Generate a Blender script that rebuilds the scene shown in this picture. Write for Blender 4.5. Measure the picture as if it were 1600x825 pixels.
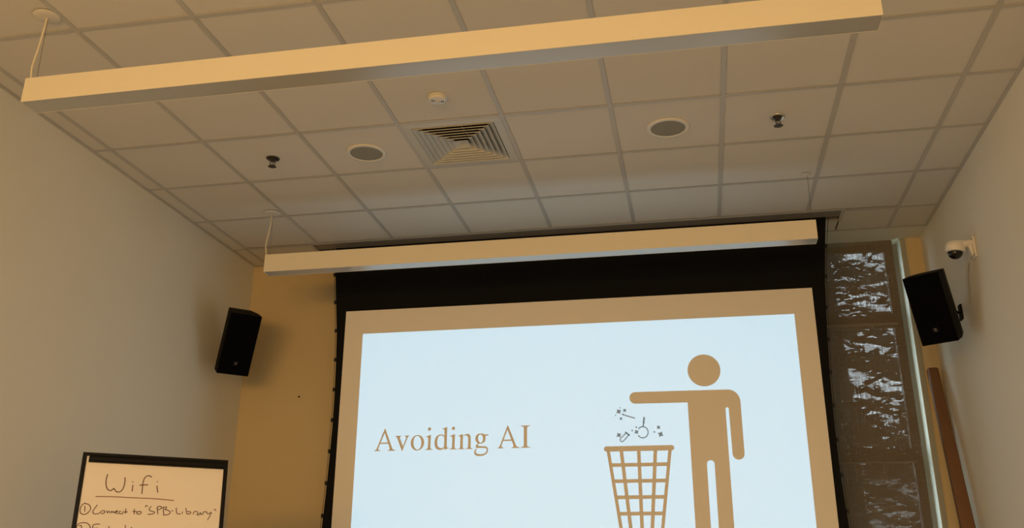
import bpy, bmesh, math, random
from mathutils import Vector, Matrix
from mathutils.geometry import tessellate_polygon

# ------------------------------------------------------------------ clear
for o in list(bpy.data.objects):
    bpy.data.objects.remove(o, do_unlink=True)
scn = bpy.context.scene
COL = scn.collection
H = 3.9                                        # ceiling height

# ------------------------------------------------------------------ camera
PITCH, YAW, ROLL = .3580, -.1956, .0051
fw = Vector((math.sin(YAW)*math.cos(PITCH), math.cos(YAW)*math.cos(PITCH), math.sin(PITCH)))
rt = Vector((math.cos(YAW), -math.sin(YAW), 0)); up = rt.cross(fw)
r2 = math.cos(ROLL)*rt + math.sin(ROLL)*up; u2 = -math.sin(ROLL)*rt + math.cos(ROLL)*up
cam_data = bpy.data.cameras.new('camera'); cam = bpy.data.objects.new('camera', cam_data)
COL.objects.link(cam)
cam.matrix_world = Matrix(((r2.x, u2.x, -fw.x, 3.4105), (r2.y, u2.y, -fw.y, -6.4139), (r2.z, u2.z, -fw.z, H-2.4842), (0, 0, 0, 1)))
cam_data.sensor_width = 36; cam_data.lens = 1459.36/1600*36
cam_data.shift_y = -(412.5-370.655)/1600
cam_data.clip_end = 200
scn.camera = cam

# ------------------------------------------------------------------ colour management, world, lights
vs = scn.view_settings
vs.view_transform = 'Standard'; vs.look = 'None'; vs.gamma = 1; vs.exposure = 0.0; vs.use_curve_mapping = False
SKY = 7.5
world = bpy.data.worlds.new('world'); scn.world = world; world.use_nodes = True
wb = world.node_tree.nodes['Background']; wb.inputs[0].default_value = (.80, .90, 1, 1); wb.inputs[1].default_value = SKY

def area(name, loc, rot, sx, sy, power, color, spread=180):
    l = bpy.data.lights.new(name, 'AREA'); l.shape = 'RECTANGLE'; l.size = sx; l.size_y = sy
    l.energy = power; l.color = color; l.spread = math.radians(spread)
    o = bpy.data.objects.new(name, l); COL.objects.link(o); o.location = loc; o.rotation_euler = rot
    return o
# warm lamps on the wall at the back of the room, behind the photographer
area('back_wall_lamp', (1.9, -9.6, 2.45), (math.radians(84), 0, math.radians(-4)), 3.2, .5, 136, (1, .50, .10))
# added neutral fill from the room's rear side, low and wide, no fixture
area('rear_ambient_fill', (2.5, -9.6, 1.3), (math.radians(92), 0, 0), 4.5, 1.4, 30, (1, .95, .74))
# added downward fill lights out of view, without lamp bodies
for yy in (-8.2, -9.2):
    area('rear_down_fill', (2.4, yy, 3.41), (0, 0, 0), 3.6, .1, 26, (1, .82, .48))
area('rear_down_fill', (2.4, -6.2, 3.41), (0, 0, 0), 3.6, .1, 40, (1, .87, .72))  # added fill overhead, lifts the chart paper, lower wall and lower screen
SLIDE = .77                                    # brightness of the projected slide

# ------------------------------------------------------------------ materials
def new_mat(name):
    m = bpy.data.materials.new(name); m.use_nodes = True
    return m, m.node_tree.nodes, m.node_tree.links, m.node_tree.nodes['Principled BSDF']
def mat(name, color, rough=.6, metal=0, noise=.0, scale=40, bump=0, bscale=300, spec=.5, coords='Object'):
    m, N, L, b = new_mat(name)
    b.inputs['Roughness'].default_value = rough; b.inputs['Metallic'].default_value = metal
    b.inputs['Specular IOR Level'].default_value = spec
    b.inputs['Base Color'].default_value = (*color, 1)
    tc = N.new('ShaderNodeTexCoord')
    if noise:
        n = N.new('ShaderNodeTexNoise'); n.inputs['Scale'].default_value = scale; n.inputs['Detail'].default_value = 4
        L.new(tc.outputs[coords], n.inputs['Vector'])
        mr = N.new('ShaderNodeMapRange'); mr.inputs['To Min'].default_value = 1-noise; mr.inputs['To Max'].default_value = 1+noise
        L.new(n.outputs['Fac'], mr.inputs['Value'])
        mx = N.new('ShaderNodeVectorMath'); mx.operation = 'SCALE'; mx.inputs[0].default_value = color
        L.new(mr.outputs[0], mx.inputs['Scale']); L.new(mx.outputs[0], b.inputs['Base Color'])
    if bump:
        n2 = N.new('ShaderNodeTexNoise'); n2.inputs['Scale'].default_value = bscale; n2.inputs['Detail'].default_value = 3
        L.new(tc.outputs[coords], n2.inputs['Vector'])
        bp = N.new('ShaderNodeBump'); bp.inputs['Strength'].default_value = bump; bp.inputs['Distance'].default_value = .002
        L.new(n2.outputs['Fac'], bp.inputs['Height']); L.new(bp.outputs[0], b.inputs['Normal'])
    return m
M = dict(
 wall=mat('wall_offwhite_paint', (.80, .78, .70), .75, noise=.02, scale=3, bump=.15, bscale=180),
 tan=mat('wall_tan_paint', (.62, .50, .29), .75, noise=.02, scale=3, bump=.15, bscale=180),
 tile=mat('ceiling_tile', (.76, .72, .65), .9, noise=.03, scale=260, bump=.25, bscale=420),
 grid=mat('ceiling_grid_metal', (.56, .54, .50), .45),
 carpet=mat('carpet', (.24, .22, .19), .95, noise=.3, scale=200),
 white=mat('white_enamel', (.80, .78, .74), .4),
 lampwhite=mat('lamp_housing_enamel', (.80, .755, .65), .45),
 lens=mat('lamp_lens', (.56, .57, .56), .30, metal=.4),
 cord=mat('white_cord', (.75, .70, .58), .5),
 steel=mat('steel_wire', (.25, .22, .2), .35, metal=.8),
 chrome=mat('chrome', (.55, .53, .5), .25, metal=1),
 dark=mat('dark_metal', (.035, .03, .025), .45),
 grille=mat('speaker_grille', (.30, .29, .24), .7, noise=.15, scale=900),
 cab=mat('black_cabinet', (.005, .0045, .004), .7, bump=.1, spec=.15),
 cabgrille=mat('black_perforated_grille', (.0025, .0025, .0025), .9, spec=.05),
 badge=mat('grey_badge', (.22, .22, .22), .4),
 vent=mat('vent_enamel', (.62, .61, .56), .45),
 ventdark=mat('vent_plenum', (.03, .027, .022), .8),
 fabric=mat('black_masking_fabric', (.004, .004, .004), .85, spec=.2),
 tab=mat('black_tab', (.004, .004, .005), .6),
 screen=mat('matte_screen_surface', (.84, .80, .74), .9, spec=.1),
 case=mat('screen_case', (.26, .23, .19), .5),
 alum=mat('aluminium_frame', (.26, .27, .24), .45),
 rail=mat('bronze_window_rail', (.10, .085, .07), .5),
 seam=mat('shade_seam', (.22, .20, .17), .8),
 jamb=mat('white_jamb', (.55, .57, .50), .5),
 casing=mat('grey_casing', (.34, .35, .31), .5),
 frame=mat('black_easel_frame', (.005, .0045, .004), .4, spec=.2),
 paper=mat('flipchart_paper', (.86, .80, .74), .8, noise=.01, scale=5),
 ink=mat('marker_ink', (.10, .03, .02), .7),
 inkrule=mat('marker_ink_thin', (.26, .09, .045), .7),
 post=mat('brown_cardboard', (.17, .085, .04), .7, noise=.12, scale=6),
 dome=mat('smoked_dome', (.01, .01, .01), .08),
 bark=mat('bark', (.06, .045, .03), .9),
 stucco=mat('pale_stucco', (.60, .58, .56), .9, noise=.35, scale=3),
 ground=mat('grass_ground', (.05, .08, .03), .9),
)
def glass_mat():
    m, N, L, b = new_mat('window_glass')
    t = N.new('ShaderNodeBsdfTransparent'); t.inputs[0].default_value = (.92, .95, .93, 1)
    g = N.new('ShaderNodeBsdfGlossy'); g.inputs['Roughness'].default_value = .02
    mx = N.new('ShaderNodeMixShader'); mx.inputs[0].default_value = .06
    L.new(t.outputs[0], mx.inputs[1]); L.new(g.outputs[0], mx.inputs[2]); L.new(mx.outputs[0], N['Material Output'].inputs[0])
    return m
M['glass'] = glass_mat()
def shade_mat():
    # woven screen fabric: a small open share lets the outside through, threads in two directions
    m, N, L, b = new_mat('mesh_shade_fabric')
    tc = N.new('ShaderNodeTexCoord')
    facs = []
    for sc in ((420, 1, 14), (30, 1, 520)):
        mp = N.new('ShaderNodeMapping'); mp.inputs['Scale'].default_value = sc
        L.new(tc.outputs['Object'], mp.inputs[0])
        n = N.new('ShaderNodeTexNoise'); n.inputs['Scale'].default_value = .35; n.inputs['Detail'].default_value = 2
        L.new(mp.outputs[0], n.inputs['Vector']); facs.append(n)
    ad = N.new('ShaderNodeMath'); ad.operation = 'ADD'
    L.new(facs[0].outputs['Fac'], ad.inputs[0]); L.new(facs[1].outputs['Fac'], ad.inputs[1])
    mr = N.new('ShaderNodeMapRange'); mr.inputs['From Min'].default_value = .7; mr.inputs['From Max'].default_value = 1.3
    mr.inputs['To Min'].default_value = .07; mr.inputs['To Max'].default_value = .36
    L.new(ad.outputs[0], mr.inputs['Value'])
    t = N.new('ShaderNodeBsdfTransparent')
    d = N.new('ShaderNodeBsdfDiffuse'); d.inputs[0].default_value = (.20, .165, .125, 1)
    mx = N.new('ShaderNodeMixShader')
    L.new(mr.outputs[0], mx.inputs[0]); L.new(d.outputs[0], mx.inputs[1]); L.new(t.outputs[0], mx.inputs[2])
    L.new(mx.outputs[0], N['Material Output'].inputs[0])
    return m
M['shade'] = shade_mat()
def leaf_mat(name, c):
    m, N, L, b = new_mat(name)
    b.inputs['Base Color'].default_value = (*c, 1); b.inputs['Roughness'].default_value = .6
    return m
M['leaf'] = leaf_mat('leaf_green', (.02, .03, .012))
def slide_mat(name, c, k):
    m, N, L, b = new_mat(name)
    b.inputs['Base Color'].default_value = (.84, .80, .74, 1); b.inputs['Roughness'].default_value = .9
    b.inputs['Specular IOR Level'].default_value = .1
    b.inputs['Emission Color'].default_value = (*c, 1); b.inputs['Emission Strength'].default_value = k
    return m
M['slide'] = slide_mat('projected_slide', (.31, .70, .96), SLIDE)
M['slidegrey'] = slide_mat('projected_grey_icon', (.1, .6, 1.0), .12)
M['slidegrey'].node_tree.nodes['Principled BSDF'].inputs['Base Color'].default_value = (.36, .36, .36, 1)

# ------------------------------------------------------------------ mesh helpers
def add_box(bm, x0, x1, y0, y1, z0, z1, mtx=None):
    vs_ = [bm.verts.new(Vector(p) if mtx is None else mtx @ Vector(p)) for p in
           ((x0,y0,z0),(x1,y0,z0),(x1,y1,z0),(x0,y1,z0),(x0,y0,z1),(x1,y0,z1),(x1,y1,z1),(x0,y1,z1))]
    for f in ((3,2,1,0),(4,5,6,7),(0,1,5,4),(1,2,6,5),(2,3,7,6),(3,0,4,7)):
        bm.faces.new([vs_[i] for i in f])
    return vs_
def add_tube(bm, pts, r, seg=10, caps=True):
    pts = [Vector(p) for p in pts]; rings = []
    for i, p in enumerate(pts):
        d = (pts[min(i+1, len(pts)-1)] - pts[max(i-1, 0)]).normalized()
        a = Vector((1,0,0)) if abs(d.x) < .8 else Vector((0,1,0))
        u = d.cross(a).normalized(); v = d.cross(u)
        rr = r[i] if isinstance(r, (list, tuple)) else r
        rings.append([bm.verts.new(p + rr*(math.cos(2*math.pi*k/seg)*u + math.sin(2*math.pi*k/seg)*v)) for k in range(seg)])
    for A, B in zip(rings, rings[1:]):
        for k in range(seg):
            bm.faces.new((A[k], A[(k+1) % seg], B[(k+1) % seg], B[k]))
    if caps:
        bm.faces.new(rings[0][::-1]); bm.faces.new(rings[-1])
def add_lathe(bm, prof, seg=32, mtx=None):
    """prof: list of (radius, z)"""
    mtx = mtx or Matrix()
    rings = []
    for r, z in prof:
        if r < 1e-6: rings.append([bm.verts.new(mtx @ Vector((0,0,z)))])
        else: rings.append([bm.verts.new(mtx @ Vector((r*math.cos(2*math.pi*k/seg), r*math.sin(2*math.pi*k/seg), z))) for k in range(seg)])
    for A, B in zip(rings, rings[1:]):
        for k in range(seg):
            a0, a1 = A[k % len(A)], A[(k+1) % len(A)]; b0, b1 = B[k % len(B)], B[(k+1) % len(B)]
            f = []
            for v in (a0, a1, b1, b0):
                if v not in f: f.append(v)
            if len(f) > 2: bm.faces.new(f)
def prism(bm, loops, y0, y1):
    """loops of (x, z): outer and holes, extruded from y0 (towards the room) to y1"""
    tl = [[Vector((p[0], p[1], 0)) for p in lp] for lp in loops]
    flat = [p for lp in loops for p in lp]
    A = [bm.verts.new((p[0], y0, p[1])) for p in flat]; B = [bm.verts.new((p[0], y1, p[1])) for p in flat]
    for t in tessellate_polygon(tl):
        try: bm.faces.new([A[i] for i in t]); bm.faces.new([B[i] for i in t][::-1])
        except ValueError: pass
    k = 0
    for lp in loops:
        n = len(lp)
        for i in range(n):
            try: bm.faces.new((A[k+i], A[k+(i+1) % n], B[k+(i+1) % n], B[k+i]))
            except ValueError: pass
        k += n
def disc_pts(c, r, n=20, a0=0, a1=2*math.pi):
    full = abs(a1-a0-2*math.pi) < 1e-6
    m = n if full else n-1
    return [(c[0]+r*math.cos(a0+(a1-a0)*i/m), c[1]+r*math.sin(a0+(a1-a0)*i/m)) for i in range(n)]
def stroke(bm, pts, w, y0, y1, caps=True):
    for a, b in zip(pts, pts[1:]):
        dx, dz = b[0]-a[0], b[1]-a[1]; L_ = math.hypot(dx, dz)
        if L_ < 1e-7: continue
        nx, nz = -dz/L_*w/2, dx/L_*w/2
        prism(bm, [[(a[0]+nx, a[1]+nz), (a[0]-nx, a[1]-nz), (b[0]-nx, b[1]-nz), (b[0]+nx, b[1]+nz)]], y0, y1)
    if caps:
        for p in pts: prism(bm, [disc_pts(p, w/2, 10)], y0-.00002, y1)
def smooth_line(pts, n=2):
    for _ in range(n):
        if len(pts) < 3: return pts
        q = [pts[0]]
        for a, b in zip(pts, pts[1:]):
            q += [(a[0]*.75+b[0]*.25, a[1]*.75+b[1]*.25), (a[0]*.25+b[0]*.75, a[1]*.25+b[1]*.75)]
        pts = q + [pts[-1]]
    return pts
def obj(name, bm, m, parent=None, smooth=False, bevel=0, loc=None, keep=True, recalc=True):
    if recalc: bmesh.ops.recalc_face_normals(bm, faces=bm.faces)
    me = bpy.data.meshes.new(name); bm.to_mesh(me); bm.free()
    if smooth:
        me.polygons.foreach_set('use_smooth', [True]*len(me.polygons))
        try: me.set_sharp_from_angle(angle=math.radians(40))
        except Exception: pass
    me.materials.append(m)
    o = bpy.data.objects.new(name, me); COL.objects.link(o)
    if bevel:
        b = o.modifiers.new('bevel', 'BEVEL'); b.width = bevel; b.segments = 2; b.limit_method = 'ANGLE'
    if loc: o.location = loc
    if parent: o.parent = parent
    return o
def thing(name, label, cat, loc=(0,0,0), rot=(0,0,0), group=None):
    o = bpy.data.objects.new(name, None); COL.objects.link(o); o.empty_display_size = .1
    o.location = loc; o.rotation_euler = rot
    tag(o, label, cat, group); return o
def tag(o, label, cat, group=None, kind=None):
    o['label'] = label; o['category'] = cat
    if group: o['group'] = group
    if kind: o['kind'] = kind
    return o
def struct(name, bm, m, parent=None, **k):
    o = obj(name, bm, m, parent, **k)
    if parent is None: o['kind'] = 'structure'
    return o
def dup(root, loc, label=None):
    r = root.copy(); COL.objects.link(r); r.location = loc
    if label: r['label'] = label
    for ch in list(root.children):
        c = ch.copy(); COL.objects.link(c); c.parent = r
        for g in ch.children:
            d = g.copy(); COL.objects.link(d); d.parent = c
    return r
NB = bmesh.new
T = .6096

# ---- measured outlines (metres, on the slide and on the flip chart)
HEAD=((3.4793, 2.8288),0.112)
PER={'armc': (2.9978, 2.6521), 'armtop': (2.9995, 2.693), 'armbot': (2.9961, 2.6115), 'shR': (3.635, 2.6893), 'shR2': (3.7082, 2.6083), 'armR': (3.7087, 2.2558), 'handc': (3.67, 2.2566), 'handL': (3.6297, 2.2575), 'pitc': (3.6165, 2.5643), 'pitL': (3.6059, 2.5646), 'pitR': (3.6272, 2.564), 'hipR': (3.6013, 2.1979), 'bL': (3.3534, 2.6084), 'bLb': (3.3573, 1.7869), 'slotc': (3.4825, 2.1927), 'slotL': (3.4569, 2.1931), 'slotR': (3.508, 2.1922), 'sLb': (3.4547, 1.7863), 'sRb': (3.5031, 1.786), 'bRb': (3.6055, 1.7854), 'bR': (3.6247, 2.4095)}
BSK={'rimL': (2.783, 2.3058), 'rimR': (3.2326, 2.3054), 'rimr': 0.0217, 'L0': (2.7872, 2.2902), 'L0b': (2.8559, 1.7901), 'L1': (2.8107, 2.2867), 'L1b': (2.8787, 1.7899), 'R0': (3.2286, 2.2886), 'R0b': (3.155, 1.7882), 'R1': (3.2055, 2.2876), 'R1b': (3.1325, 1.7883), 'V': [((2.8877, 2.2912), (2.9319, 1.7896)), ((3.0063, 2.2918), (3.0076, 1.7891)), ((3.1194, 2.2925), (3.0754, 1.7887))], 'H': [2.1969, 2.0895, 1.9834, 1.877]}
STARS=[((2.8794, 2.5603), 0.0189), ((2.9209, 2.5673), 0.0142), ((2.8932, 2.5111), 0.0121), ((2.9967, 2.4173), 0.0163), ((3.1479, 2.4449), 0.0147), ((3.1602, 2.3972), 0.02), ((2.8747, 2.3984), 0.0184)]
DOTS=[((2.8886, 2.5867), 0.0047), ((2.8567, 2.5338), 0.0047), ((2.9966, 2.4488), 0.0063), ((2.9674, 2.4276), 0.0058), ((3.1185, 2.4148), 0.0058)]
ICONL=[([(2.9053, 2.5402), (2.9139, 2.5375)], 0.0105), ([(2.922, 2.5334), (2.9872, 2.5123)], 0.0079), ([(3.0525, 2.5129), (3.048, 2.4771)], 0.0126), ([(3.048, 2.4771), (3.0427, 2.4533)], 0.0084), ([(3.0128, 2.439), (3.0177, 2.4438), (3.0233, 2.4476), (3.0295, 2.4502), (3.036, 2.4517), (3.0427, 2.4519), (3.0492, 2.4508), (3.0554, 2.4484), (3.0611, 2.4449), (3.066, 2.4404), (3.07, 2.435), (3.073, 2.4289), (3.0749, 2.4223), (3.0757, 2.4155), (3.0752, 2.4085), (3.0735, 2.4018), (3.0707, 2.3955), (3.0668, 2.3897), (3.0621, 2.3848), (3.0566, 2.3809), (3.0505, 2.378), (3.044, 2.3764), (3.0374, 2.376), (3.0309, 2.3768), (3.0247, 2.3789), (3.0189, 2.3822), (3.0138, 2.3865), (3.0096, 2.3917)], 0.0074), ([(2.9224, 2.4158), (2.9456, 2.3972)], 0.0116), ([(2.9246, 2.411), (2.8839, 2.3739), (2.8826, 2.3635), (2.8889, 2.3539), (2.8985, 2.3537), (2.9059, 2.3582), (2.9432, 2.3972)], 0.0068)]
BOARD=([0.7004, -1.9994, 2.0287],0.6383,-0.1834)
INK_TITLE=[[(-0.2241, -0.1057), (-0.2273, -0.1184), (-0.2277, -0.1352), (-0.2262, -0.1517), (-0.2213, -0.1695), (-0.2135, -0.1801), (-0.2026, -0.1851), (-0.193, -0.1806), (-0.1873, -0.1706), (-0.1813, -0.1814), (-0.1726, -0.1893), (-0.1635, -0.1903), (-0.1525, -0.1856), (-0.1441, -0.17), (-0.1408, -0.1503), (-0.1407, -0.1308), (-0.1429, -0.1169)], [(-0.102, -0.1526), (-0.1016, -0.1819)], [(-0.1046, -0.1357), (-0.1041, -0.1376)], [(-0.0188, -0.1076), (-0.0261, -0.1023), (-0.0342, -0.1013), (-0.0444, -0.1047), (-0.0535, -0.1179), (-0.0561, -0.1406), (-0.0558, -0.1658), (-0.0549, -0.1923)], [(-0.0694, -0.1511), (-0.0329, -0.1473)], [(0.0114, -0.1514), (0.0187, -0.182)], [(0.0107, -0.1282), (0.0112, -0.1299)]]
INK_RULE=[[(-0.2633, -0.216), (-0.1773, -0.2129), (-0.0996, -0.2151), (-0.0082, -0.2139), (0.0989, -0.2201)]]
INK_LINE=[[(-0.3077, -0.2493), (-0.3192, -0.2583), (-0.3245, -0.2734), (-0.3239, -0.2917), (-0.3149, -0.3028), (-0.302, -0.3042), (-0.29, -0.2985), (-0.2794, -0.2832), (-0.2778, -0.2717), (-0.285, -0.2581), (-0.2977, -0.2521), (-0.3096, -0.251)], [(-0.3057, -0.2635), (-0.3031, -0.2887)], [(-0.2519, -0.2568), (-0.2597, -0.271), (-0.2655, -0.2827), (-0.2672, -0.2908), (-0.2635, -0.2975), (-0.2556, -0.3), (-0.245, -0.2992), (-0.235, -0.2942), (-0.2296, -0.286), (-0.2216, -0.2811), (-0.213, -0.2842), (-0.2127, -0.2911), (-0.2195, -0.2967), (-0.2283, -0.2956)], [(-0.2051, -0.2832), (-0.2014, -0.2946), (-0.1983, -0.286), (-0.1926, -0.2842), (-0.1894, -0.2926)], [(-0.1845, -0.2832), (-0.181, -0.2935), (-0.1787, -0.286), (-0.1729, -0.2839), (-0.1698, -0.2926)], [(-0.1676, -0.2879), (-0.1581, -0.2852), (-0.1553, -0.2814), (-0.1609, -0.28), (-0.1651, -0.2848), (-0.1638, -0.2917), (-0.1536, -0.2948)], [(-0.1421, -0.2823), (-0.149, -0.2842), (-0.1497, -0.2912), (-0.1415, -0.2955), (-0.1287, -0.2928)], [(-0.1195, -0.2691), (-0.1183, -0.2917)], [(-0.1328, -0.2859), (-0.1106, -0.2844)], [(-0.0807, -0.27), (-0.079, -0.294)], [(-0.0865, -0.2812), (-0.065, -0.2811), (-0.0684, -0.2894), (-0.0634, -0.2944), (-0.0535, -0.2936), (-0.0464, -0.2875), (-0.0488, -0.2806), (-0.0563, -0.2792), (-0.0636, -0.2834)], [(-0.0263, -0.2491), (-0.0312, -0.2552)], [(-0.0273, -0.2493), (-0.0314, -0.2558)], [(-0.0209, -0.2518), (-0.0214, -0.2539)], [(-0.0049, -0.2535), (-0.0112, -0.2627), (-0.0126, -0.2717), (-0.0036, -0.2764), (0.0088, -0.278), (0.0166, -0.2821), (0.01, -0.2887), (-0.0018, -0.2924), (-0.0151, -0.2921)], [(0.0253, -0.2549), (0.0261, -0.269), (0.0309, -0.288)], [(0.0236, -0.2614), (0.0303, -0.2514), (0.0413, -0.2509), (0.0461, -0.2567), (0.0416, -0.2645), (0.031, -0.2688)], [(0.0535, -0.2564), (0.0553, -0.273), (0.0594, -0.2933)], [(0.0495, -0.2583), (0.0613, -0.2535), (0.07, -0.2534), (0.066, -0.2623), (0.059, -0.2665), (0.0765, -0.2684), (0.0912, -0.2794), (0.0847, -0.2878), (0.0717, -0.2929), (0.0582, -0.2939)], [(0.0953, -0.2715), (0.1008, -0.2719)], [(0.1149, -0.2566), (0.1164, -0.2708), (0.1198, -0.2856), (0.139, -0.2859)], [(0.1455, -0.2754), (0.1469, -0.2826)], [(0.1611, -0.2562), (0.1654, -0.2741), (0.1689, -0.2849), (0.179, -0.2853), (0.1885, -0.2798), (0.1841, -0.2729), (0.1702, -0.2719)], [(0.1997, -0.2838), (0.1998, -0.2742), (0.2089, -0.2694), (0.218, -0.2717)], [(0.2234, -0.2759), (0.2172, -0.2826), (0.2182, -0.2878), (0.227, -0.287), (0.2325, -0.2782), (0.2334, -0.2743), (0.2355, -0.2833), (0.2408, -0.2857)], [(0.2452, -0.2843), (0.2461, -0.2738), (0.2546, -0.2696), (0.2629, -0.2711)], [(0.2628, -0.2706), (0.2656, -0.2783), (0.2734, -0.2812), (0.2854, -0.2719)], [(0.2867, -0.2724), (0.2806, -0.2908), (0.2709, -0.3106)], [(0.2983, -0.2575), (0.3034, -0.2566)], [(0.3034, -0.2573), (0.3083, -0.2629)], [(-0.3286, -0.3688), (-0.3288, -0.3598), (-0.3221, -0.3484), (-0.3132, -0.344), (-0.2967, -0.3413), (-0.2837, -0.3438), (-0.2729, -0.3525), (-0.2679, -0.3625), (-0.2665, -0.3783), (-0.2751, -0.3897), (-0.2954, -0.3952), (-0.317, -0.3909), (-0.3269, -0.38), (-0.3303, -0.3711)], [(-0.3181, -0.3573), (-0.3127, -0.3553), (-0.3059, -0.358), (-0.3056, -0.3648), (-0.3109, -0.375), (-0.3159, -0.3841), (-0.2992, -0.3832)], [(-0.2289, -0.3466), (-0.2448, -0.3476), (-0.2572, -0.3504), (-0.2577, -0.3622), (-0.2542, -0.3802), (-0.2499, -0.3879), (-0.2268, -0.3862)], [(-0.2559, -0.3678), (-0.2338, -0.366)], [(-0.2179, -0.3724), (-0.2151, -0.3859), (-0.2102, -0.3744), (-0.2026, -0.3753), (-0.2001, -0.3855)], [(-0.1857, -0.3567), (-0.183, -0.385)], [(-0.1926, -0.3694), (-0.1756, -0.3678)], [(-0.1129, -0.3488), (-0.1076, -0.3829)], [(-0.1195, -0.3662), (-0.1001, -0.3644)], [(-0.0839, -0.3571), (-0.0821, -0.3822)], [(-0.0829, -0.3708), (-0.0756, -0.3679), (-0.0717, -0.382)]]

SPK_L=([0.1563, -0.2348, 3.0644], 0.7516, 0.472, [0.2327, 0.4592, 0.2283, 0.1659])
SPK_R=([4.8717, -0.4248, 3.0403], -0.5806, 0.4037, [0.2214, 0.4385, 0.2285, 0.1649])
# ================================================================== THE ROOM
X0, X1, YF, YB = -.13, 5.15, .41, -10.0
YR = .66                                       # the window wall lies a little farther back than the wall left of it
bm = NB(); add_box(bm, X0-.2, X1+.2, YB-.2, YR+.2, -.15, 0); struct('floor', bm, M['carpet'])
bm = NB(); add_box(bm, X0-.2, X0, YB-.2, YF+.2, 0, H+.5); struct('wall_left', bm, M['wall'])
bm = NB(); add_box(bm, X1, X1+.2, YB-.2, YR+.2, 0, H+.5); struct('wall_right', bm, M['wall'])
bm = NB(); add_box(bm, X0, X1, YB-.2, YB, 0, H+.5); struct('wall_back', bm, M['wall'])
WX0, WX1, WZ0, WZ1 = 3.3, 4.998, .6, H
bm = NB()
add_box(bm, X0, WX0, YF, YF+.2, 0, H+.5); add_box(bm, WX0-.2, WX0, YF+.2, YR+.2, 0, H+.5)
add_box(bm, WX1+.037, X1, YR, YR+.2, 0, H+.5)
add_box(bm, WX0, WX1+.037, YR, YR+.2, 0, WZ0); add_box(bm, WX0-.2, X1, YR+.2, YR+.3, H, H+.5)
struct('wall_front', bm, M['tan'])

# ceiling: lay-in tiles on a white T-bar grid; the vent's cell and the screen slot are left open
SLX0, SLX1, SLY0, SLY1 = .56, 4.50, -.02, .17
def cell_open(i, j): return i == 3 and j == -3       # cell (i..i+1, j..j+1)
bm = NB()
g = .012
xs = [X0] + [i*T for i in range(0, 9)] + [X1]
ys = [j*T for j in range(-16, 1)] + [YF]
for a, (xa, xb) in enumerate(zip(xs, xs[1:])):
    for b, (ya, yb) in enumerate(zip(ys, ys[1:])):
        i, j = a-1, b-16
        if cell_open(i, j): continue
        zz = H + .004
        xa_, xb_, ya_, yb_ = xa+.001, xb-.001, ya+.001, yb-.001
        if b == len(ys)-2:                            # row behind the slot: tile pieces around the case
            pieces = []
            if xb_ <= SLX0 or xa_ >= SLX1: pieces = [(xa_, xb_, ya_, yb_)]
            else:
                if xa_ < SLX0: pieces.append((xa_, SLX0-.012, ya_, yb_))
                if xb_ > SLX1: pieces.append((SLX1+.012, xb_, ya_, yb_))
                pieces.append((max(xa_, SLX0), min(xb_, SLX1), SLY1+.012, yb_))
            for p in pieces: add_box(bm, *p, zz, zz+.015)
        elif b == len(ys)-3:
            add_box(bm, xa_, xb_, ya_, yb_ - (.03 if SLX0 < xb_ and xa_ < SLX1 else 0), zz, zz+.015)
        else: add_box(bm, xa_, xb_, ya_, yb_, zz, zz+.015)
ceil = struct('ceiling', bm, M['tile'])
bm = NB()
for i in range(0, 9):                                 # runs towards the screen
    x = i*T
    if 1 <= i <= 7: add_box(bm, x-g, x+g, YB, SLY0-.014, H, H+.002)
    else: add_box(bm, x-g, x+g, YB, YF, H, H+.002)
for j in range(-16, 1):
    y = j*T
    if j == 0:
        add_box(bm, X0, SLX0-.02, y-g, y+g, H+.0002, H+.0022); add_box(bm, SLX1+.02, X1, y-g, y+g, H+.0002, H+.0022)
    else: add_box(bm, X0, X1, y-g, y+g, H+.0002, H+.0022)
add_box(bm, X0, X0+.022, YB, YF, H-.001, H+.001); add_box(bm, X1-.022, X1, YB, YF, H-.001, H+.001); add_box(bm, X0, X1, YF-.022, YF, H-.0008, H+.0012)
obj('ceiling_grid', bm, M['grid'], ceil)
bm = NB(); add_box(bm, X0-.2, X1+.2, YB-.2, YR+.3, H+.5, H+.6)
obj('ceiling_slab', bm, M['wall'], ceil)

# plain strip of ceiling over the window recess
bm = NB(); add_box(bm, WX0, X1, YF+.0005, YR+.2, H-.001, H+.02); struct('trim_1', bm, M['wall'])

# ------------------------------------------------------------------ window
win = bpy.data.objects.new('window_1', None); COL.objects.link(win); win['kind'] = 'structure'
YW = .78
def wpart(name, boxes, m, bevel=0):
    bm = NB()
    for b_ in boxes: add_box(bm, *b_)
    return obj(name, bm, m, win, bevel=bevel)
ZT = H-.002
wpart('window_frame', [(4.905, 4.998, YW, YW+.06, WZ0, ZT), (WX0, WX0+.06, YW, YW+.06, WZ0, ZT), (WX0+.06, 4.905, YW, YW+.06, 3.86, ZT), (WX0+.06, 4.905, YW, YW+.06, WZ0, WZ0+.06)], M['alum'])
wpart('window_jamb', [(4.998, 5.001, YR-.012, YW+.06, WZ0, ZT)], M['jamb'])
wpart('window_casing', [(5.001, 5.035, YR-.014, YR+.2, WZ0, ZT)], M['casing'])
wpart('window_rail', [(WX0+.06, 4.905, YW+.002, YW+.058, 3.256, 3.345)], M['alum'])
wpart('window_rail', [(WX0+.06, 4.905, YW+.002, YW+.058, 2.259, 2.358)], M['alum'])
for z0, z1 in ((3.345, 3.86), (2.358, 3.256), (WZ0+.06, 2.259)):
    wpart('window_pane', [(WX0+.06, 4.905, YW+.02, YW+.026, z0, z1)], M['glass'])
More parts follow.
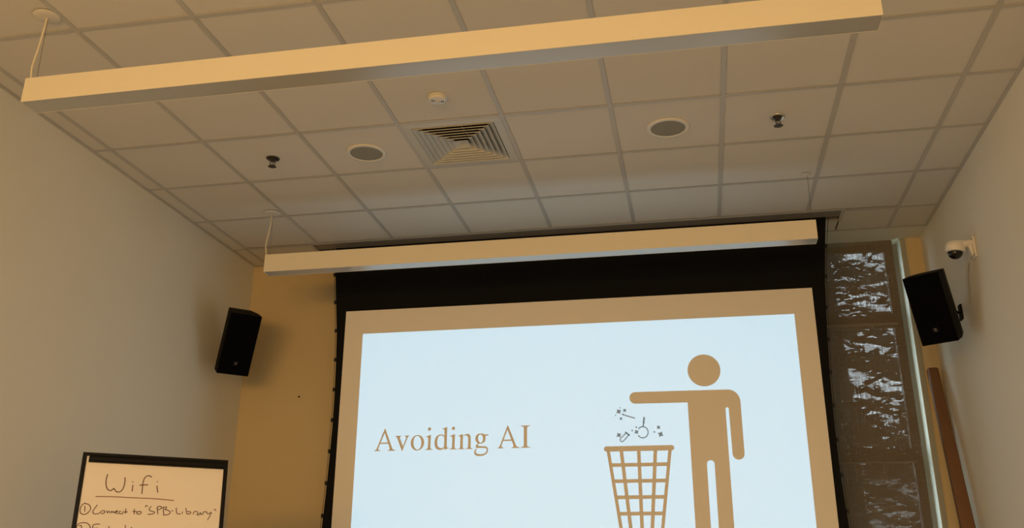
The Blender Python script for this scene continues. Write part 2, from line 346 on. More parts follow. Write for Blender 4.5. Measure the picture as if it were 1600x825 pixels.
# mesh roller shade hanging in front of it
SW = 4.945-3.36
sh = thing('roller_shade', 'brown see-through mesh roller shade hanging in front of the tall window', 'shade', (3.36, .675, H-.0012))
bm = NB(); add_box(bm, 0, SW, -.0008, .0008, .75-H, .0); obj('shade_fabric', bm, M['shade'], sh)
bm = NB(); add_tube(bm, [(0, .0, .74-H), (SW, .0, .74-H)], .014); obj('hem_bar', bm, M['rail'], sh, smooth=True)
for z, zh in ((2.247, .005), (3.212, .004), (3.236, .02)):                                # stitched seams of the fabric
    bm = NB(); add_box(bm, 0.0, SW-.04, -.0022, -.0009, z-H, z+zh-H); obj('seam', bm, M['seam'], sh)

# ------------------------------------------------------------------ outside
bm = NB(); add_box(bm, -30, 40, 1.5, 60, -.5, -.4); struct('ground', bm, M['ground'])
random.seed(5)
def tree(cx, cy, z0, z1, rad, n, label, seed):
    rnd = random.Random(seed)
    t = thing('conifer_tree', label, 'tree', (cx, cy, -.4), group='trees outside the window')
    bm = NB(); add_tube(bm, [(0, 0, 0), (.05, 0, z1*.5), (0, 0, z1)], [.22, .15, .03], 8); obj('trunk', bm, M['bark'], t, smooth=True)
    bm = NB()
    # drooping boughs: flat sprays of needles along curved branches
    for k in range(n):
        z = z0 + (z1-z0)*rnd.random(); a = rnd.uniform(0, 2*math.pi)
        ln = rad*(1-.55*(z-z0)/(z1-z0))*rnd.uniform(.55, 1.05)
        for s in range(26):
            f = (s+rnd.random())/26
            p = Vector((math.cos(a)*ln*f, math.sin(a)*ln*f, z - .35*f*f*ln + rnd.gauss(0, .04)))
            w = rnd.uniform(.07, .19); h = rnd.uniform(.015, .045)
            b = a + rnd.uniform(-1.3, 1.3)
            d = Vector((math.cos(b), math.sin(b), rnd.uniform(-.35, .1))); e = Vector((-math.sin(b)*.4, math.cos(b)*.4, 1)).normalized()
            q = [p-d*w, p+e*h*.5-d*w*.2, p+e*h+d*w*.4, p+d*w, p-e*h+d*w*.3, p-e*h*.7-d*w*.4]
            bm.faces.new([bm.verts.new(v) for v in q])
    o = obj('foliage', bm, M['leaf'], t, recalc=False); return t
tree(5.5, 8.2, 2.5, 9.5, 2.3, 235, 'dark conifer with drooping boughs close outside the window, filling its upper panes', 3)
tree(8.7, 13.4, 2.6, 10, 2.6, 170, 'dark conifer standing farther off to the right, behind the nearer one', 8)
tree(4.6, 19, 2.0, 9, 2.4, 120, 'dark conifer standing farthest off to the left beyond the window', 12)
b_ = thing('neighbouring_building', 'pale low building seen faintly through the lowest window pane', 'building', (7, 24, -.4))
bm = NB(); add_box(bm, -7, 8, 0, 5, 0, 4.9); obj('wall', bm, M['stucco'], b_)
bm = NB(); add_box(bm, -7.3, 8.3, -.3, 5.3, 4.9, 5.3); obj('roof', bm, M['bark'], b_)

# ================================================================== SUSPENDED LAMPS
def lamp(x0, x1, yc, w, zb, zt, label):
    t = thing('linear_pendant_lamp', label, 'lamp', ((x0+x1)/2, yc, zb), group='long pendant lamps under the ceiling')
    L_ = (x1-x0)/2; h = zt-zb
    bm = NB()                                          # U-shaped housing open at the bottom
    prism_pts = [(-w/2, 0), (-w/2, h), (w/2, h), (w/2, 0), (w/2-.004, 0), (w/2-.004, h-.004), (-w/2+.004, h-.004), (-w/2+.004, 0)]
    a = [bm.verts.new((-L_+.003, p[0], p[1])) for p in prism_pts]; b = [bm.verts.new((L_-.003, p[0], p[1])) for p in prism_pts]
    n = len(a)
    for i in range(n): bm.faces.new((a[i], a[(i+1) % n], b[(i+1) % n], b[i]))
    obj('housing', bm, M['lampwhite'], t)
    for s in (-1, 1):
        bm = NB(); add_box(bm, min(s*L_, s*(L_-.003)), max(s*L_, s*(L_-.003)), -w/2, w/2, 0, h); obj('end_cap', bm, M['lampwhite'], t)
    bm = NB(); add_box(bm, -L_+.004, L_-.004, -w/2+.0042, w/2-.0042, .0005, .006); obj('lens', bm, M['lens'], t)
    up_ = H - zb
    for s, xx in ((-1, .007), (1, -.02)):
        x = s*L_ + xx - (.0 if s < 0 else .0)
        xc = x - (.012 if s < 0 else 0)
        r = .060 if s < 0 else .028
        bm = NB(); add_lathe(bm, [(0, -.007), (r*.55, -.0065), (r*.9, -.0045), (r, -.001), (r, 0)], 32, Matrix.Translation((xc, 0, up_-.001)))
        obj('canopy', bm, M['tile'], t, smooth=True)
        bm = NB(); add_tube(bm, [(xc+.008, 0, up_-.012), (x+.002, 0, h+.012)], .0013, 6)
        add_lathe(bm, [(0, .016), (.004, .014), (.005, 0), (0, 0)], 10, Matrix.Translation((x+.002, 0, h)))
        obj('suspension_wire', bm, M['steel'], t)
        if s < 0:
            bm = NB()
            P = [(xc+.003, 0, up_-.012), (xc-.002, 0, up_-.08), (xc-.010, 0, h+.19), (xc-.022, 0, h+.10), (xc-.016, 0, h+.04), (xc-.004, 0, h)]
            Q = []
            for i in range(len(P)-1):
                p0, p1, p2, p3 = (Vector(P[max(i-1, 0)]), Vector(P[i]), Vector(P[i+1]), Vector(P[min(i+2, len(P)-1)]))
                for k in range(5):
                    u = k/5
                    Q.append(.5*((2*p1)+(-p0+p2)*u+(2*p0-5*p1+4*p2-p3)*u*u+(-p0+3*p1-3*p2+p3)*u**3))
            Q.append(Vector(P[-1]))
            add_tube(bm, Q, .0048, 8); obj('power_cord', bm, M['cord'], t, smooth=True)
    return t
lamp(.556, 4.187, -3.18, .111, 3.419, 3.538, 'nearer of two long white pendant lamps, crossing the whole top of the picture')
lamp(.539, 4.215, -.69, .104, 3.442, 3.567, 'farther long white pendant lamp, hanging just in front of the projection screen')

# ================================================================== CEILING FITTINGS
def ceiling_speaker(i, label):
    t = thing('ceiling_speaker', label, 'speaker', ((i+.5)*T, -2.46*T, H), group='round speakers in the ceiling')
    bm = NB(); add_lathe(bm, [(.098, .002), (.100, -.004), (.112, -.006), (.120, -.003), (.121, .004)], 48); obj('bezel', bm, M['white'], t, smooth=True)
    bm = NB(); add_lathe(bm, [(0, -.003), (.06, -.003), (.099, -.001), (.099, .003)], 48); obj('grille', bm, M['grille'], t, smooth=True)
ceiling_speaker(2, 'round flush ceiling speaker with grey grille, left of the square vent')
ceiling_speaker(5, 'round flush ceiling speaker with grey grille, right of the square vent')

def sprinkler(x, y, cup, label, rot=0):
    t = thing('sprinkler_head', label, 'sprinkler', (x, y, H+.003), (0, 0, rot), group='sprinkler heads in the ceiling')
    bm = NB(); add_lathe(bm, [(.022, .004), (.024, -.003), (.036, -.006), (.041, -.002), (.042, .001)], 28); obj('escutcheon', bm, cup, t, smooth=True)
    bm = NB(); add_lathe(bm, [(0, .0), (.023, 0), (.023, -.012), (.012, -.02), (.008, -.024), (0, -.024)], 20); obj('body', bm, M['dark'], t, smooth=True)
    bm = NB()
    for s in (-1, 1): add_tube(bm, [(s*.012, 0, -.018), (s*.017, 0, -.03), (s*.012, 0, -.042), (0, 0, -.05)], .003, 6)
    obj('yoke', bm, M['dark'], t, smooth=True)
    bm = NB(); add_tube(bm, [(0, 0, -.02), (0, 0, -.048)], .004, 8); obj('bulb', bm, M['chrome'], t, smooth=True)
    bm = NB(); add_lathe(bm, [(0, -.050), (.009, -.050), (.024, -.053), (.026, -.055), (.009, -.056), (0, -.056)], 24); obj('deflector', bm, M['dark'], t, smooth=True)
sprinkler(1.517*T, -2.512*T, M['dark'], 'dark fire sprinkler head in the ceiling left of the round speakers')
sprinkler(6.502*T, -2.495*T, M['chrome'], 'silver-rimmed fire sprinkler head in the ceiling right of the round speakers', .6)

t = thing('smoke_detector', 'small round white smoke detector on the ceiling above the square vent', 'smoke detector', (3.509*T, -3.431*T, H+.004), (0, 0, .35))
bm = NB(); add_lathe(bm, [(.052, 0), (.054, -.007), (.050, -.009), (.0, -.009)], 40); obj('base', bm, M['white'], t, smooth=True)
bm = NB(); add_lathe(bm, [(.046, -.009), (.048, -.018), (.043, -.023), (.014, -.025), (.012, -.022), (0, -.022)], 40); obj('cover', bm, M['white'], t, smooth=True)
for s in (-1, 1):
    bm = NB()
    for dx in (-.005, .005): add_box(bm, s*.026-.003+dx, s*.026+.003+dx, -.008, .006, -.0258, -.022)
    obj('sensor_slot', bm, M['dark'], t)
bm = NB(); add_lathe(bm, [(.011, -.022), (.011, -.029), (.008, -.031), (0, -.031)], 20); obj('test_button', bm, M['white'], t, smooth=True)

# square four-way vent
t = thing('ceiling_vent', 'square white four-way air vent with nested louvres in the ceiling', 'vent', (3.5*T, -2.5*T, H))
def ring(bm, ro, zo, ri, zi, th=.0015):
    """square ring whose surface slopes from half-size ro at zo to ri at zi"""
    v = []
    for r, z in ((ro, zo), (ri, zi), (ri, zi+th), (ro, zo+th)):
        v.append([bm.verts.new((sx*r, sy*r, z)) for sx, sy in ((-1,-1),(1,-1),(1,1),(-1,1))])
    for A, B in zip(v, v[1:]+v[:1]):
        for k in range(4): bm.faces.new((A[k], A[(k+1) % 4], B[(k+1) % 4], B[k]))
bm = NB(); ring(bm, .292, -.001, .245, -.004, .003); ring(bm, .245, -.004, .243, .02, .002); obj('frame', bm, M['vent'], t)
for k in range(7):
    ro = .240 - k*.032
    bm = NB()
    if k < 6:
        ring(bm, ro, -.003, ro-(.045 if k < 5 else .036), .019, .0014)
        ring(bm, ro+.0018, -.009, ro, -.003, .0014)
    else:
        ring(bm, ro, -.006, .0005, .020, .002)
    obj('louvre', bm, M['vent'], t)
bm = NB()
for s in ((-.30, .30, -.30, -.29), (-.30, .30, .29, .30), (-.30, -.29, -.29, .29), (.29, .30, -.29, .29)): add_box(bm, *s, .006, .25)
add_box(bm, -.30, .30, -.30, .30, .25, .26)
obj('plenum_box', bm, M['ventdark'], t)
bm = NB(); add_tube(bm, [(.02, -.20, .05), (.05, .10, .05)], .004, 6); obj('damper_rod', bm, M['steel'], t)

# ================================================================== PROJECTION SCREEN
ps = thing('projection_screen', 'large tab-tensioned projection screen with black masking lowered from a ceiling slot', 'projection screen', (0, 0, 0))
bm = NB()                                             # recessed housing in the ceiling
add_box(bm, SLX0, SLX1, SLY0, SLY0+.004, H-.002, H+.2); add_box(bm, SLX0, SLX1, SLY1-.004, SLY1, H-.002, H+.2)
add_box(bm, SLX0, SLX0+.004, SLY0+.004, SLY1-.004, H-.002, H+.2); add_box(bm, SLX1-.004, SLX1, SLY0+.004, SLY1-.004, H-.002, H+.2)
add_box(bm, SLX0, SLX1, SLY0, SLY1, H+.2, H+.204)
obj('housing', bm, M['case'], ps)
bm = NB()                                             # flange around the slot
add_box(bm, SLX0-.022, SLX1+.022, SLY0-.022, SLY0+.002, H-.004, H-.001); add_box(bm, SLX0-.022, SLX1+.022, SLY1-.002, SLY1+.022, H-.004, H-.001)
add_box(bm, SLX0-.022, SLX0+.002, SLY0+.002, SLY1-.002, H-.004, H-.001); add_box(bm, SLX1-.002, SLX1+.022, SLY0+.002, SLY1-.002, H-.004, H-.001)
obj('flange', bm, M['grid'], ps)
bm = NB(); add_box(bm, SLX0+.004, SLX1-.004, SLY0+.004, .102, H+.001, H+.004); obj('closure_flap', bm, M['case'], ps)
bm = NB(); add_tube(bm, [(SLX0+.02, .09, H+.1), (SLX1-.02, .09, H+.1)], .045, 20); obj('roller', bm, M['fabric'], ps, smooth=True)
LE = [(3.97, .700), (3.675, .713), (3.45, .735), (3.222, .757), (2.97, .769), (2.731, .775), (2.5, .776), (2.256, .770), (2.03, .762), (1.8, .751), (1.5, .730), (1.2, .700)]
RE = [(3.97, 4.412), (3.879, 4.404), (3.65, 4.375), (3.426, 4.350), (3.1, 4.328), (2.79, 4.312), (2.5, 4.305), (2.19, 4.305), (1.98, 4.311), (1.78, 4.321), (1.5, 4.343), (1.2, 4.375)]
bm = NB(); prism(bm, [[(x, z) for z, x in LE] + [(x, z) for z, x in RE[::-1]]], .1215, .1225); obj('masking_fabric', bm, M['fabric'], ps)
TX0, TX1, TZ1, TZ0 = .823, 4.258, 3.386, 1.29
bm = NB(); add_box(bm, TX0, TX1, .1203, .1213, TZ0, TZ1); surf = obj('viewing_surface', bm, M['screen'], ps)
bm = NB(); add_box(bm, .69, 4.385, .107, .137, 1.17, 1.20); obj('weight_bar', bm, M['dark'], ps, bevel=.003)
def edge_x(E, z):
    for (za, xa), (zb, xb) in zip(E, E[1:]):
        if zb <= z <= za: return xa + (xb-xa)*(za-z)/(za-zb)
    return E[-1][1]
for E_, s in ((LE, -1), (RE, 1)):
    zs_ = [3.69-.226*k for k in range(11)]
    P = [(edge_x(E_, 3.9)+s*.03, .122, 3.97)] + [(edge_x(E_, z)+s*.010, .122, z) for z in zs_] + [(edge_x(E_, 1.2)+s*.01, .122, 1.2)]
    bm = NB(); add_tube(bm, P, .0018, 6); obj('tension_cord', bm, M['tab'], ps, smooth=True)
    for z in zs_:
        x = edge_x(E_, z)+s*.008
        bm = NB(); add_lathe(bm, [(0, -.016), (.007, -.014), (.009, 0), (.007, .014), (0, .016)], 10, Matrix.Translation((x, .121, z))); obj('tension_tab', bm, M['tab'], ps, smooth=True)
# the projected slide
SX0, SX1, SZ1, SZ0 = .969, 4.121, 3.203, 1.43
bm = NB(); add_box(bm, SX0, SX1, .1195, .1202, SZ0, SZ1); slide = obj('projected_slide', bm, M['slide'], surf)
slide['label'] = 'pale blue projected slide'
ya, yb = .1183, .1194
# person pictogram
def arc(c, r, a0, a1, n=12): return [(c[0]+r*math.cos(math.radians(a0+(a1-a0)*i/(n-1))), c[1]+r*math.sin(math.radians(a0+(a1-a0)*i/(n-1)))) for i in range(n)]
bm = NB(); prism(bm, [disc_pts(HEAD[0], HEAD[1], 48)], ya, yb)
ar = (PER['armtop'][1]-PER['armbot'][1])/2; zt = 2.6905; hz = PER['handc'][1]; hr_ = (PER['armR'][0]-PER['handL'][0])/2; hx = (PER['armR'][0]+PER['handL'][0])/2
FZ = 1.50
out = arc(PER['armc'], ar, 270, 90, 16)               # round end of the outstretched arm
out += arc((3.625, zt-.084), .084, 90, 0, 14)         # shoulder
out += arc((hx, hz), hr_, 0, -180, 16)                # hanging hand
out += arc((3.6165, 2.557), .0107, 0, 180, 10)[:]     # armpit slit
out += [(3.6058, 2.45), (3.6052, FZ+.05)]
out += arc(((3.6052+3.505)/2, FZ+.05), .0501, 0, -180, 12)
out += [(3.5075, 2.19)] + arc((3.4825, 2.192), .025, 0, 180, 12)
out += arc(((3.4555+3.3573)/2, FZ+.05), .0491, 0, -180, 12)
out += [(3.3545, 2.6095)]
prism(bm, [out], ya, yb)
o = obj('person_pictogram', bm, M['screen'], slide); o['label'] = 'brown person pictogram'
# basket pictogram
bm = NB()
def lerp2(a, b, t_): return (a[0]+(b[0]-a[0])*t_, a[1]+(b[1]-a[1])*t_)
KX = (BSK['L0'][1]-1.52)/(BSK['L0'][1]-BSK['L0b'][1])
stroke(bm, [(BSK['rimL'][0]+.003, BSK['rimL'][1]), (BSK['rimR'][0]-.003, BSK['rimR'][1])], .036, ya, yb)
L0b, L1b, R0b, R1b = (lerp2(BSK[k], BSK[k+'b'], KX) for k in ('L0', 'L1', 'R0', 'R1'))
prism(bm, [[BSK['L0'], BSK['L1'], L1b, L0b]], ya, yb); prism(bm, [[BSK['R0'], BSK['R1'], R1b, R0b]], ya, yb)
for a, b in BSK['V']: stroke(bm, [a, lerp2(a, b, KX)], .0245, ya+.0001, yb, caps=False)
def side(k, z):
    a, b = BSK[k], BSK[k+'b']; u = (a[1]-z)/(a[1]-b[1]); return a[0]+(b[0]-a[0])*u
for z in BSK['H'] + [1.771, 1.665, 1.53]:
    stroke(bm, [(side('L0', z)+.008, z), (side('R0', z)-.008, z)], .0245, ya+.0002, yb, caps=False)
o = obj('basket_pictogram', bm, M['screen'], slide); o['label'] = 'brown waste basket pictogram'
# little icons falling into the basket
def star(bm, c, r, tilt=.5):
    p = []
    for k in range(8):
        rr = r if k % 2 == 0 else r*.5
        a = tilt + k*math.pi/4; p.append((c[0]+rr*math.cos(a), c[1]+rr*math.sin(a)))
    prism(bm, [p], ya, yb)
cl = bpy.data.objects.new('icon_cluster', None); COL.objects.link(cl); cl.parent = slide
for k, (c, r) in enumerate(STARS):
    bm = NB(); star(bm, c, r*1.12, .55 + .25*(k % 3)); obj('star_icon', bm, M['slidegrey'], cl)
for c, r in DOTS:
    bm = NB(); prism(bm, [disc_pts(c, r, 10)], ya, yb); obj('dot_icon', bm, M['slidegrey'], cl)
for nm, idx in (('wand_icon', (0, 1)), ('flask_icon', (2, 3, 4)), ('test_tube_icon', (5, 6))):
    bm = NB()
    for i in idx: stroke(bm, ICONL[i][0], ICONL[i][1], ya, yb)
    obj(nm, bm, M['slidegrey'], cl)
# serif title
def bez(*seg):
    """polyline through points; a 3-tuple of points is a quadratic arc (start implied)"""
    p = [seg[0]]
    for s in seg[1:]:
        if isinstance(s[0], tuple):
            a, c, b = p[-1], s[0], s[1]
            for k in range(1, 7):
                u = k/6; p.append(((1-u)**2*a[0]+2*u*(1-u)*c[0]+u*u*b[0], (1-u)**2*a[1]+2*u*(1-u)*c[1]+u*u*b[1]))
        else: p.append(s)
    return p
def ell(cx, cz, rx, rz, tilt=0, n=32):
    q = []
    for k in range(n):
        a = 2*math.pi*k/n; x, z = rx*math.cos(a), rz*math.sin(a)
        q.append((cx+x*math.cos(tilt)-z*math.sin(tilt), cz+x*math.sin(tilt)+z*math.cos(tilt)))
    return q
GL = {
 'A': (722, [[bez((15,0),(15,19),((65,22),(95,98)),(320,674),(344,674),(590,94),((618,24),(706,19)),(706,0),(450,0),(450,19),((530,22),(508,96)),(457,216),(193,216),(150,108),((112,24),(213,19)),(213,0)), [(208,257),(325,545),(441,257)]]]),
 'v': (500, [[bez((19,450),(215,450),(215,435),((160,430),(172,382)),(278,130),(365,350),((396,430),(311,435)),(311,450),(477,450),(477,435),((440,430),(420,375)),(275,10),((262,-24),(250,-10)),(83,370),((58,430),(19,435)))]]),
 'o': (500, [[ell(249.5,225,220,235), ell(249.5,226,128,208,.10)]]),
 'i': (278, [[bez((16,0),(253,0),(253,15),((179,20),(179,85)),(179,457),(175,460),(20,405),(20,390),((95,405),(95,340)),(95,90),((92,20),(16,15)))], [ell(128,632,52,52,0,20)]]),
 'd': (500, [[bez((491,40),(340,-10),(340,58),((300,-10),(215,-10)),((27,0),(27,215)),((30,460),(235,460)),((295,458),(340,418)),(340,560),((340,620),(272,616)),(272,632),(420,683),(424,681),(424,110),((424,50),(491,56))),
            bez((340,118),((325,50),(250,48)),((113,50),(113,240)),((118,428),(232,428)),((325,425),(340,330)))]]),
 'n': (500, [[bez((16,0),(227,0),(227,15),((161,20),(161,80)),(161,365),((205,412),(250,410)),((328,405),(328,300)),(328,90),((326,20),(257,15)),(257,0),(485,0),(485,15),((415,20),(412,80)),(412,297),((410,460),(300,460)),((235,460),(158,380)),(158,458),(154,460),(16,405),(16,390),((77,405),(77,340)),(77,85),((77,20),(16,15)))]]),
 'g': (500, [[bez((470,388),(470,427),(352,427),((300,460),(222,460)),((58,455),(58,300)),((60,205),(150,165)),((68,110),(68,72)),((72,50),(112,30)),((28,-40),(28,-100)),((30,-218),(215,-218)),((468,-205),(468,-30)),((462,75),(330,78)),(190,84),((135,90),(145,118)),((155,140),(185,152)),((382,145),(386,308)),((386,355),(372,388))),
            ell(222,306,78,122,.12),
            bez((130,30),(340,22),((425,18),(425,-35)),((415,-160),(240,-158)),((80,-155),(82,-90)),((86,-20),(130,30)))]]),
 'I': (333, [[bez((18,0),(18,19),((115,24),(115,80)),(115,582),((112,640),(18,643)),(18,662),(315,662),(315,643),((222,640),(218,582)),(218,80),((222,24),(315,19)),(315,0))]]),
}
bm = NB(); em = .2345; x = 1.112 - .015*em*.975
prev = ''
for ch in 'Avoiding AI':
    if ch == ' ': x += .25*em*.975; prev = ch; continue
    if prev == 'A' and ch == 'v': x -= .055*em
    adv, shapes = GL[ch]
    for loops in shapes: prism(bm, [[(x+p[0]/1000*em*.975, 2.3265+p[1]/1000*em) for p in lp] for lp in loops], ya, yb)
    x += adv/1000*em*.975; prev = ch
o = obj('title_lettering', bm, M['screen'], slide); o['label'] = 'brown serif title reading Avoiding AI'

# ================================================================== WALL LOUDSPEAKERS
def rotm(yaw, tilt): return Matrix.Rotation(yaw, 4, 'Z') @ Matrix.Rotation(tilt, 4, 'X')
def loudspeaker(c, yaw, tilt, w, h, d, bw, wall_x, back_off, label, logo):
    R_ = rotm(yaw, tilt)
    t = thing('loudspeaker', label, 'loudspeaker', c, group='black loudspeakers on the side walls')
    def taper(bm, w0, w1, h0, h1, y0, y1):
        v = [bm.verts.new(p) for p in ((-w0/2,y0,-h0/2),(w0/2,y0,-h0/2),(w1/2,y1,-h1/2),(-w1/2,y1,-h1/2),(-w0/2,y0,h0/2),(w0/2,y0,h0/2),(w1/2,y1,h1/2),(-w1/2,y1,h1/2))]
        for f in ((3,2,1,0),(4,5,6,7),(0,1,5,4),(1,2,6,5),(2,3,7,6),(3,0,4,7)): bm.faces.new([v[i] for i in f])
    bm = NB(); taper(bm, w, w*.98, h, h, .012, d*.45); taper(bm, w*.98, bw, h, h*.97, d*.45, d); bm.transform(R_); obj('cabinet', bm, M['cab'], t, bevel=.006)
    bm = NB(); taper(bm, w-.008, w, h-.008, h, 0, .012); bm.transform(R_); gr = obj('grille', bm, M['cabgrille'], t, bevel=.003)
    bm = NB(); add_box(bm, -.017, .017, -.003, 0, -h/2+.075, -h/2+.105); bm.transform(R_); bd = obj('badge', bm, M['cab'], gr); bd['label'] = 'small badge with pale mark'
    bm = NB()
    for s in logo: stroke(bm, [(p[0]*.001, -h/2+.090+p[1]*.001) for p in s], .003, -.0042, -.003)
    bm.transform(R_); obj('badge_mark', bm, M['badge'], bd)
    # swivel bracket from the cabinet's back to a plate on the wall
    sgn = 1 if wall_x > c[0] else -1
    joint = R_ @ Vector((0, d*.96, -h*.05)); wx = wall_x - c[0]
    inner = R_ @ Vector((0, d*.6, -h*.05))
    pj_ = joint.y + back_off
    elbow = Vector((wx - sgn*.03, pj_, joint.z)); pw = Vector((wx - sgn*.010, pj_, joint.z))
    bm = NB(); add_tube(bm, [inner, joint, elbow, pw], .013, 10); obj('bracket_arm', bm, M['cab'], t, smooth=True)
    bm = NB(); add_box(bm, min(wx - sgn*.001, wx - sgn*.012), max(wx - sgn*.001, wx - sgn*.012), pw.y-.03, pw.y+.03, pw.z-.05, pw.z+.05); obj('wall_plate', bm, M['cab'], t)
    return t
loudspeaker(Vector(SPK_L[0]), SPK_L[1], SPK_L[2], *SPK_L[3], X0, .21, 'black wedge-shaped loudspeaker on the left wall near the tan corner, tilted down', [[(-6,8),(8,8),(2,0),(8,-3),(0,-8),(-8,-6)]])
loudspeaker(Vector(SPK_R[0]), SPK_R[1], SPK_R[2], *SPK_R[3], X1, .17, 'black wedge-shaped loudspeaker on the right wall below the security camera, tilted down', [[(-8,8),(6,6)],[(-7,3),(7,1)],[(-6,-6),(9,-8)]])

# ================================================================== SECURITY CAMERA
sc = thing('security_camera', 'white dome security camera on an arm on the right wall above the loudspeaker', 'camera', (X1, -.557, 3.38))
bm = NB(); add_box(bm, -.012, 0, -.045, .045, -.065, .065); pl = obj('wall_plate', bm, M['white'], sc, bevel=.004)
for dy, dz in ((-.032, .05), (-.032, -.05), (.032, .05), (.032, -.05)):
    bm = NB(); add_lathe(bm, [(0, .003), (.005, .002), (.005, 0)], 10, Matrix.Translation((-.012, dy, dz)) @ Matrix.Rotation(-math.pi/2, 4, 'Y')); obj('screw', bm, M['dark'], pl)
bm = NB()
prof = [(-.010, .048, .036), (-.035, .044, .034), (-.07, .040, .040), (-.105, .034, .046), (-.13, .022, .046)]
rings = []
for x, zc, r in prof:
    rings.append([bm.verts.new((x, r*math.cos(a)*1.0, zc-.012 + .024*math.sin(a)*(1+.35*(r > .038)))) for a in [2*math.pi*k/20 for k in range(20)]])
for A, B in zip(rings, rings[1:]):
    for k in range(20): bm.faces.new((A[k], A[(k+1) % 20], B[(k+1) % 20], B[k]))
bm.faces.new(rings[0]); bm.faces.new(rings[-1][::-1])
obj('arm', bm, M['white'], sc, smooth=True)
bm = NB()                                             # gusset below the arm at the wall
prism(bm, [[(-.012, .04), (-.06, .04), (-.035, .01), (-.022, -.045), (-.012, -.055)]], -.022, .022); obj('gusset', bm, M['white'], sc, bevel=.004)
tilt = Matrix.Translation((-.107, 0, .012)) @ Matrix.Rotation(math.radians(6), 4, 'Y')
bm = NB(); add_lathe(bm, [(0, .046), (.030, .042), (.050, .028), (.057, .006), (.058, -.022), (.054, -.030), (.041, -.032)], 36, tilt); obj('housing', bm, M['white'], sc, smooth=True)
bm = NB(); add_lathe(bm, [(.044, -.030)] + [(.044*math.cos(math.radians(a)), -.032-.042*math.sin(math.radians(a))) for a in range(0, 90, 10)] + [(0, -.074)], 32, tilt); dm = obj('dome', bm, M['dome'], sc, smooth=True)
bm = NB(); add_lathe(bm, [(0, -.058), (.014, -.056), (.018, -.048)], 20, tilt @ Matrix.Rotation(math.radians(20), 4, 'X')); obj('camera_lens', bm, M['badge'], dm, smooth=True)
# thin cable from it down to the loudspeaker
bm = NB(); add_tube(bm, [(X1-.004, -.42, 3.33), (X1-.004, -.36, 3.25), (X1-.004, -.32, 3.1)], .003, 6)
tag(obj('wall_cable', bm, M['casing'], smooth=True), 'thin grey cable running down the right wall behind the loudspeaker', 'cable')

# ================================================================== LEANING POST
# stands in the front right corner, its foot out on the floor
top = Vector((5.083, .622, 2.885)); mid = Vector((5.072, .30, 1.783)); d_ = (mid-top); k_ = top.z/(top.z-mid.z)
foot = top + d_*k_
bm = NB()
zax = (top-foot).normalized(); xax = Vector((1, 0, 0)); yax = zax.cross(xax).normalized()
Lp = (top-foot).length
mt = Matrix((( *xax, 0), (*yax, 0), (*zax, 0), (0, 0, 0, 1))).transposed()
prof2 = []
def rr(bm, z, hw, hd, r=.014):
    pts = []
    for cx, cy, a0 in ((hw-r, hd-r, 0), (-hw+r, hd-r, 90), (-hw+r, -hd+r, 180), (hw-r, -hd+r, 270)):
        for a in (0, 30, 60, 90): pts.append((cx+r*math.cos(math.radians(a0+a)), cy+r*math.sin(math.radians(a0+a)), z))
    return [bm.verts.new(mt @ Vector(p)) for p in pts]
R3 = [rr(bm, 0.02, .052, .03), rr(bm, Lp*.62, .044, .03), rr(bm, Lp-.006, .036, .03), rr(bm, Lp, .032, .026)]
for A, B in zip(R3, R3[1:]):
    n = len(A)
    for k in range(n): bm.faces.new((A[k], A[(k+1) % n], B[(k+1) % n], B[k]))
bm.faces.new(R3[0][::-1]); bm.faces.new(R3[-1])
po = obj('leaning_board', bm, M['post'], smooth=True); po.location = foot
tag(po, 'long narrow brown board leaning in the corner between window and right wall', 'board')

# ================================================================== wall screw
bm = NB(); add_lathe(bm, [(0, .006), (.006, .005), (.009, 0)], 12, Matrix.Rotation(math.pi/2, 4, 'X'))
s_ = obj('wall_screw', bm, M['dark'], smooth=True); s_.location = (.366, YF, 2.8)
tag(s_, 'tiny dark screw in the tan wall left of the projection screen', 'screw')

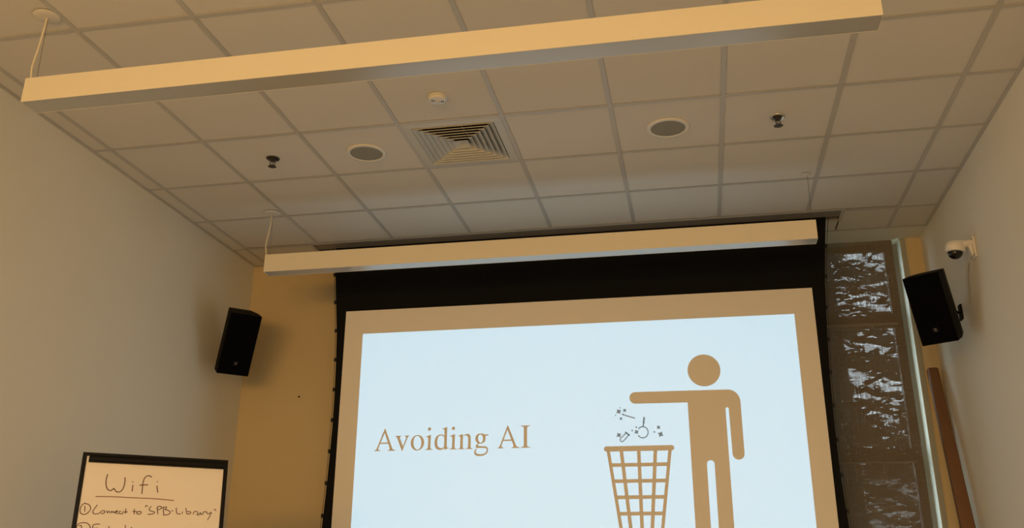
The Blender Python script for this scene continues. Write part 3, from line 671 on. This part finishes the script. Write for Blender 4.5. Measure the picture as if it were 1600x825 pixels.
# ================================================================== FLIP CHART EASEL
(bx, by, bz), byaw, btilt = BOARD
e = thing('flip_chart_easel', 'flip chart easel with black frame and handwritten wifi instructions by the left wall', 'easel', (bx, by, 0), (0, 0, byaw))
MB_ = Matrix.Translation((0, 0, bz)) @ Matrix.Rotation(btilt, 4, 'X')
def board_obj(name, fill, m, parent, **k):
    bm = NB(); fill(bm); bm.transform(MB_); return obj(name, bm, m, parent, **k)
BW, BH = .35, 1.0
def f_frame(bm):
    add_box(bm, -BW, -BW+.019, -.008, .016, -BH, 0); add_box(bm, BW-.019, BW, -.008, .016, -BH, 0)
    add_box(bm, -BW+.019, BW-.019, -.008, .016, -.014, 0); add_box(bm, -BW+.019, BW-.019, -.008, .016, -BH, -BH+.02)
board_obj('frame', f_frame, M['frame'], e, bevel=.002)
board_obj('back_panel', lambda bm: add_box(bm, -BW+.012, BW-.012, .006, .012, -BH+.01, -.008), M['white'], e)
pad = board_obj('paper_pad', lambda bm: add_box(bm, -BW+.021, BW-.021, -.003, .0055, -.92, -.018), M['paper'], e)
def f_clamp(bm):
    P = [(-.004, -.050), (-.016, -.048), (-.021, -.040), (-.021, -.026), (-.016, -.018), (-.004, -.015)]
    a = [bm.verts.new((-BW+.030, y, z)) for y, z in P]; b = [bm.verts.new((BW-.018, y, z)) for y, z in P]
    for i in range(6): bm.faces.new((a[i], a[(i+1) % 6], b[(i+1) % 6], b[i]))
    bm.faces.new(a[::-1]); bm.faces.new(b)
board_obj('paper_clamp', f_clamp, M['frame'], e, bevel=.001)
def f_ink(S_, w):
    def f(bm):
        for s in S_: stroke(bm, smooth_line(s), w, -.0042, -.0031)
    return f
for S_ in (INK_TITLE[0:1], INK_TITLE[1:3], INK_TITLE[3:5], INK_TITLE[5:7]): board_obj('written_letter', f_ink(S_, .0042), M['ink'], pad)
board_obj('underline', f_ink(INK_RULE, .0038), M['inkrule'], pad)
board_obj('instruction_writing', f_ink(INK_LINE, .0036), M['ink'], pad)
board_obj('tray', lambda bm: add_box(bm, -BW+.02, BW-.02, -.07, 0, -BH-.012, -BH), M['frame'], e, bevel=.003)
foot_z = .0
for sx in (-1, 1):
    bm = NB(); p1 = MB_ @ Vector((sx*.30, .026, -.45)); p2 = MB_ @ Vector((sx*.30, .026, -BH-.1)); dd = (p2-p1).normalized(); p3 = p2 + dd*(p2.z-.013)/(-dd.z)
    add_tube(bm, [p1, p3 + Vector((sx*.05, 0, 0))], .012, 10); obj('leg', bm, M['frame'], e, smooth=True)
bm = NB(); p1 = MB_ @ Vector((0, .028, -.35)); add_tube(bm, [p1, (0, .75, .013)], .012, 10); obj('leg', bm, M['frame'], e, smooth=True)
bm = NB(); p1 = MB_ @ Vector((-.30, .026, -.40)); p2 = MB_ @ Vector((.30, .026, -.40)); add_tube(bm, [p1, p2], .010, 8); obj('cross_brace', bm, M['frame'], e, smooth=True)

bpy.context.view_layer.update()
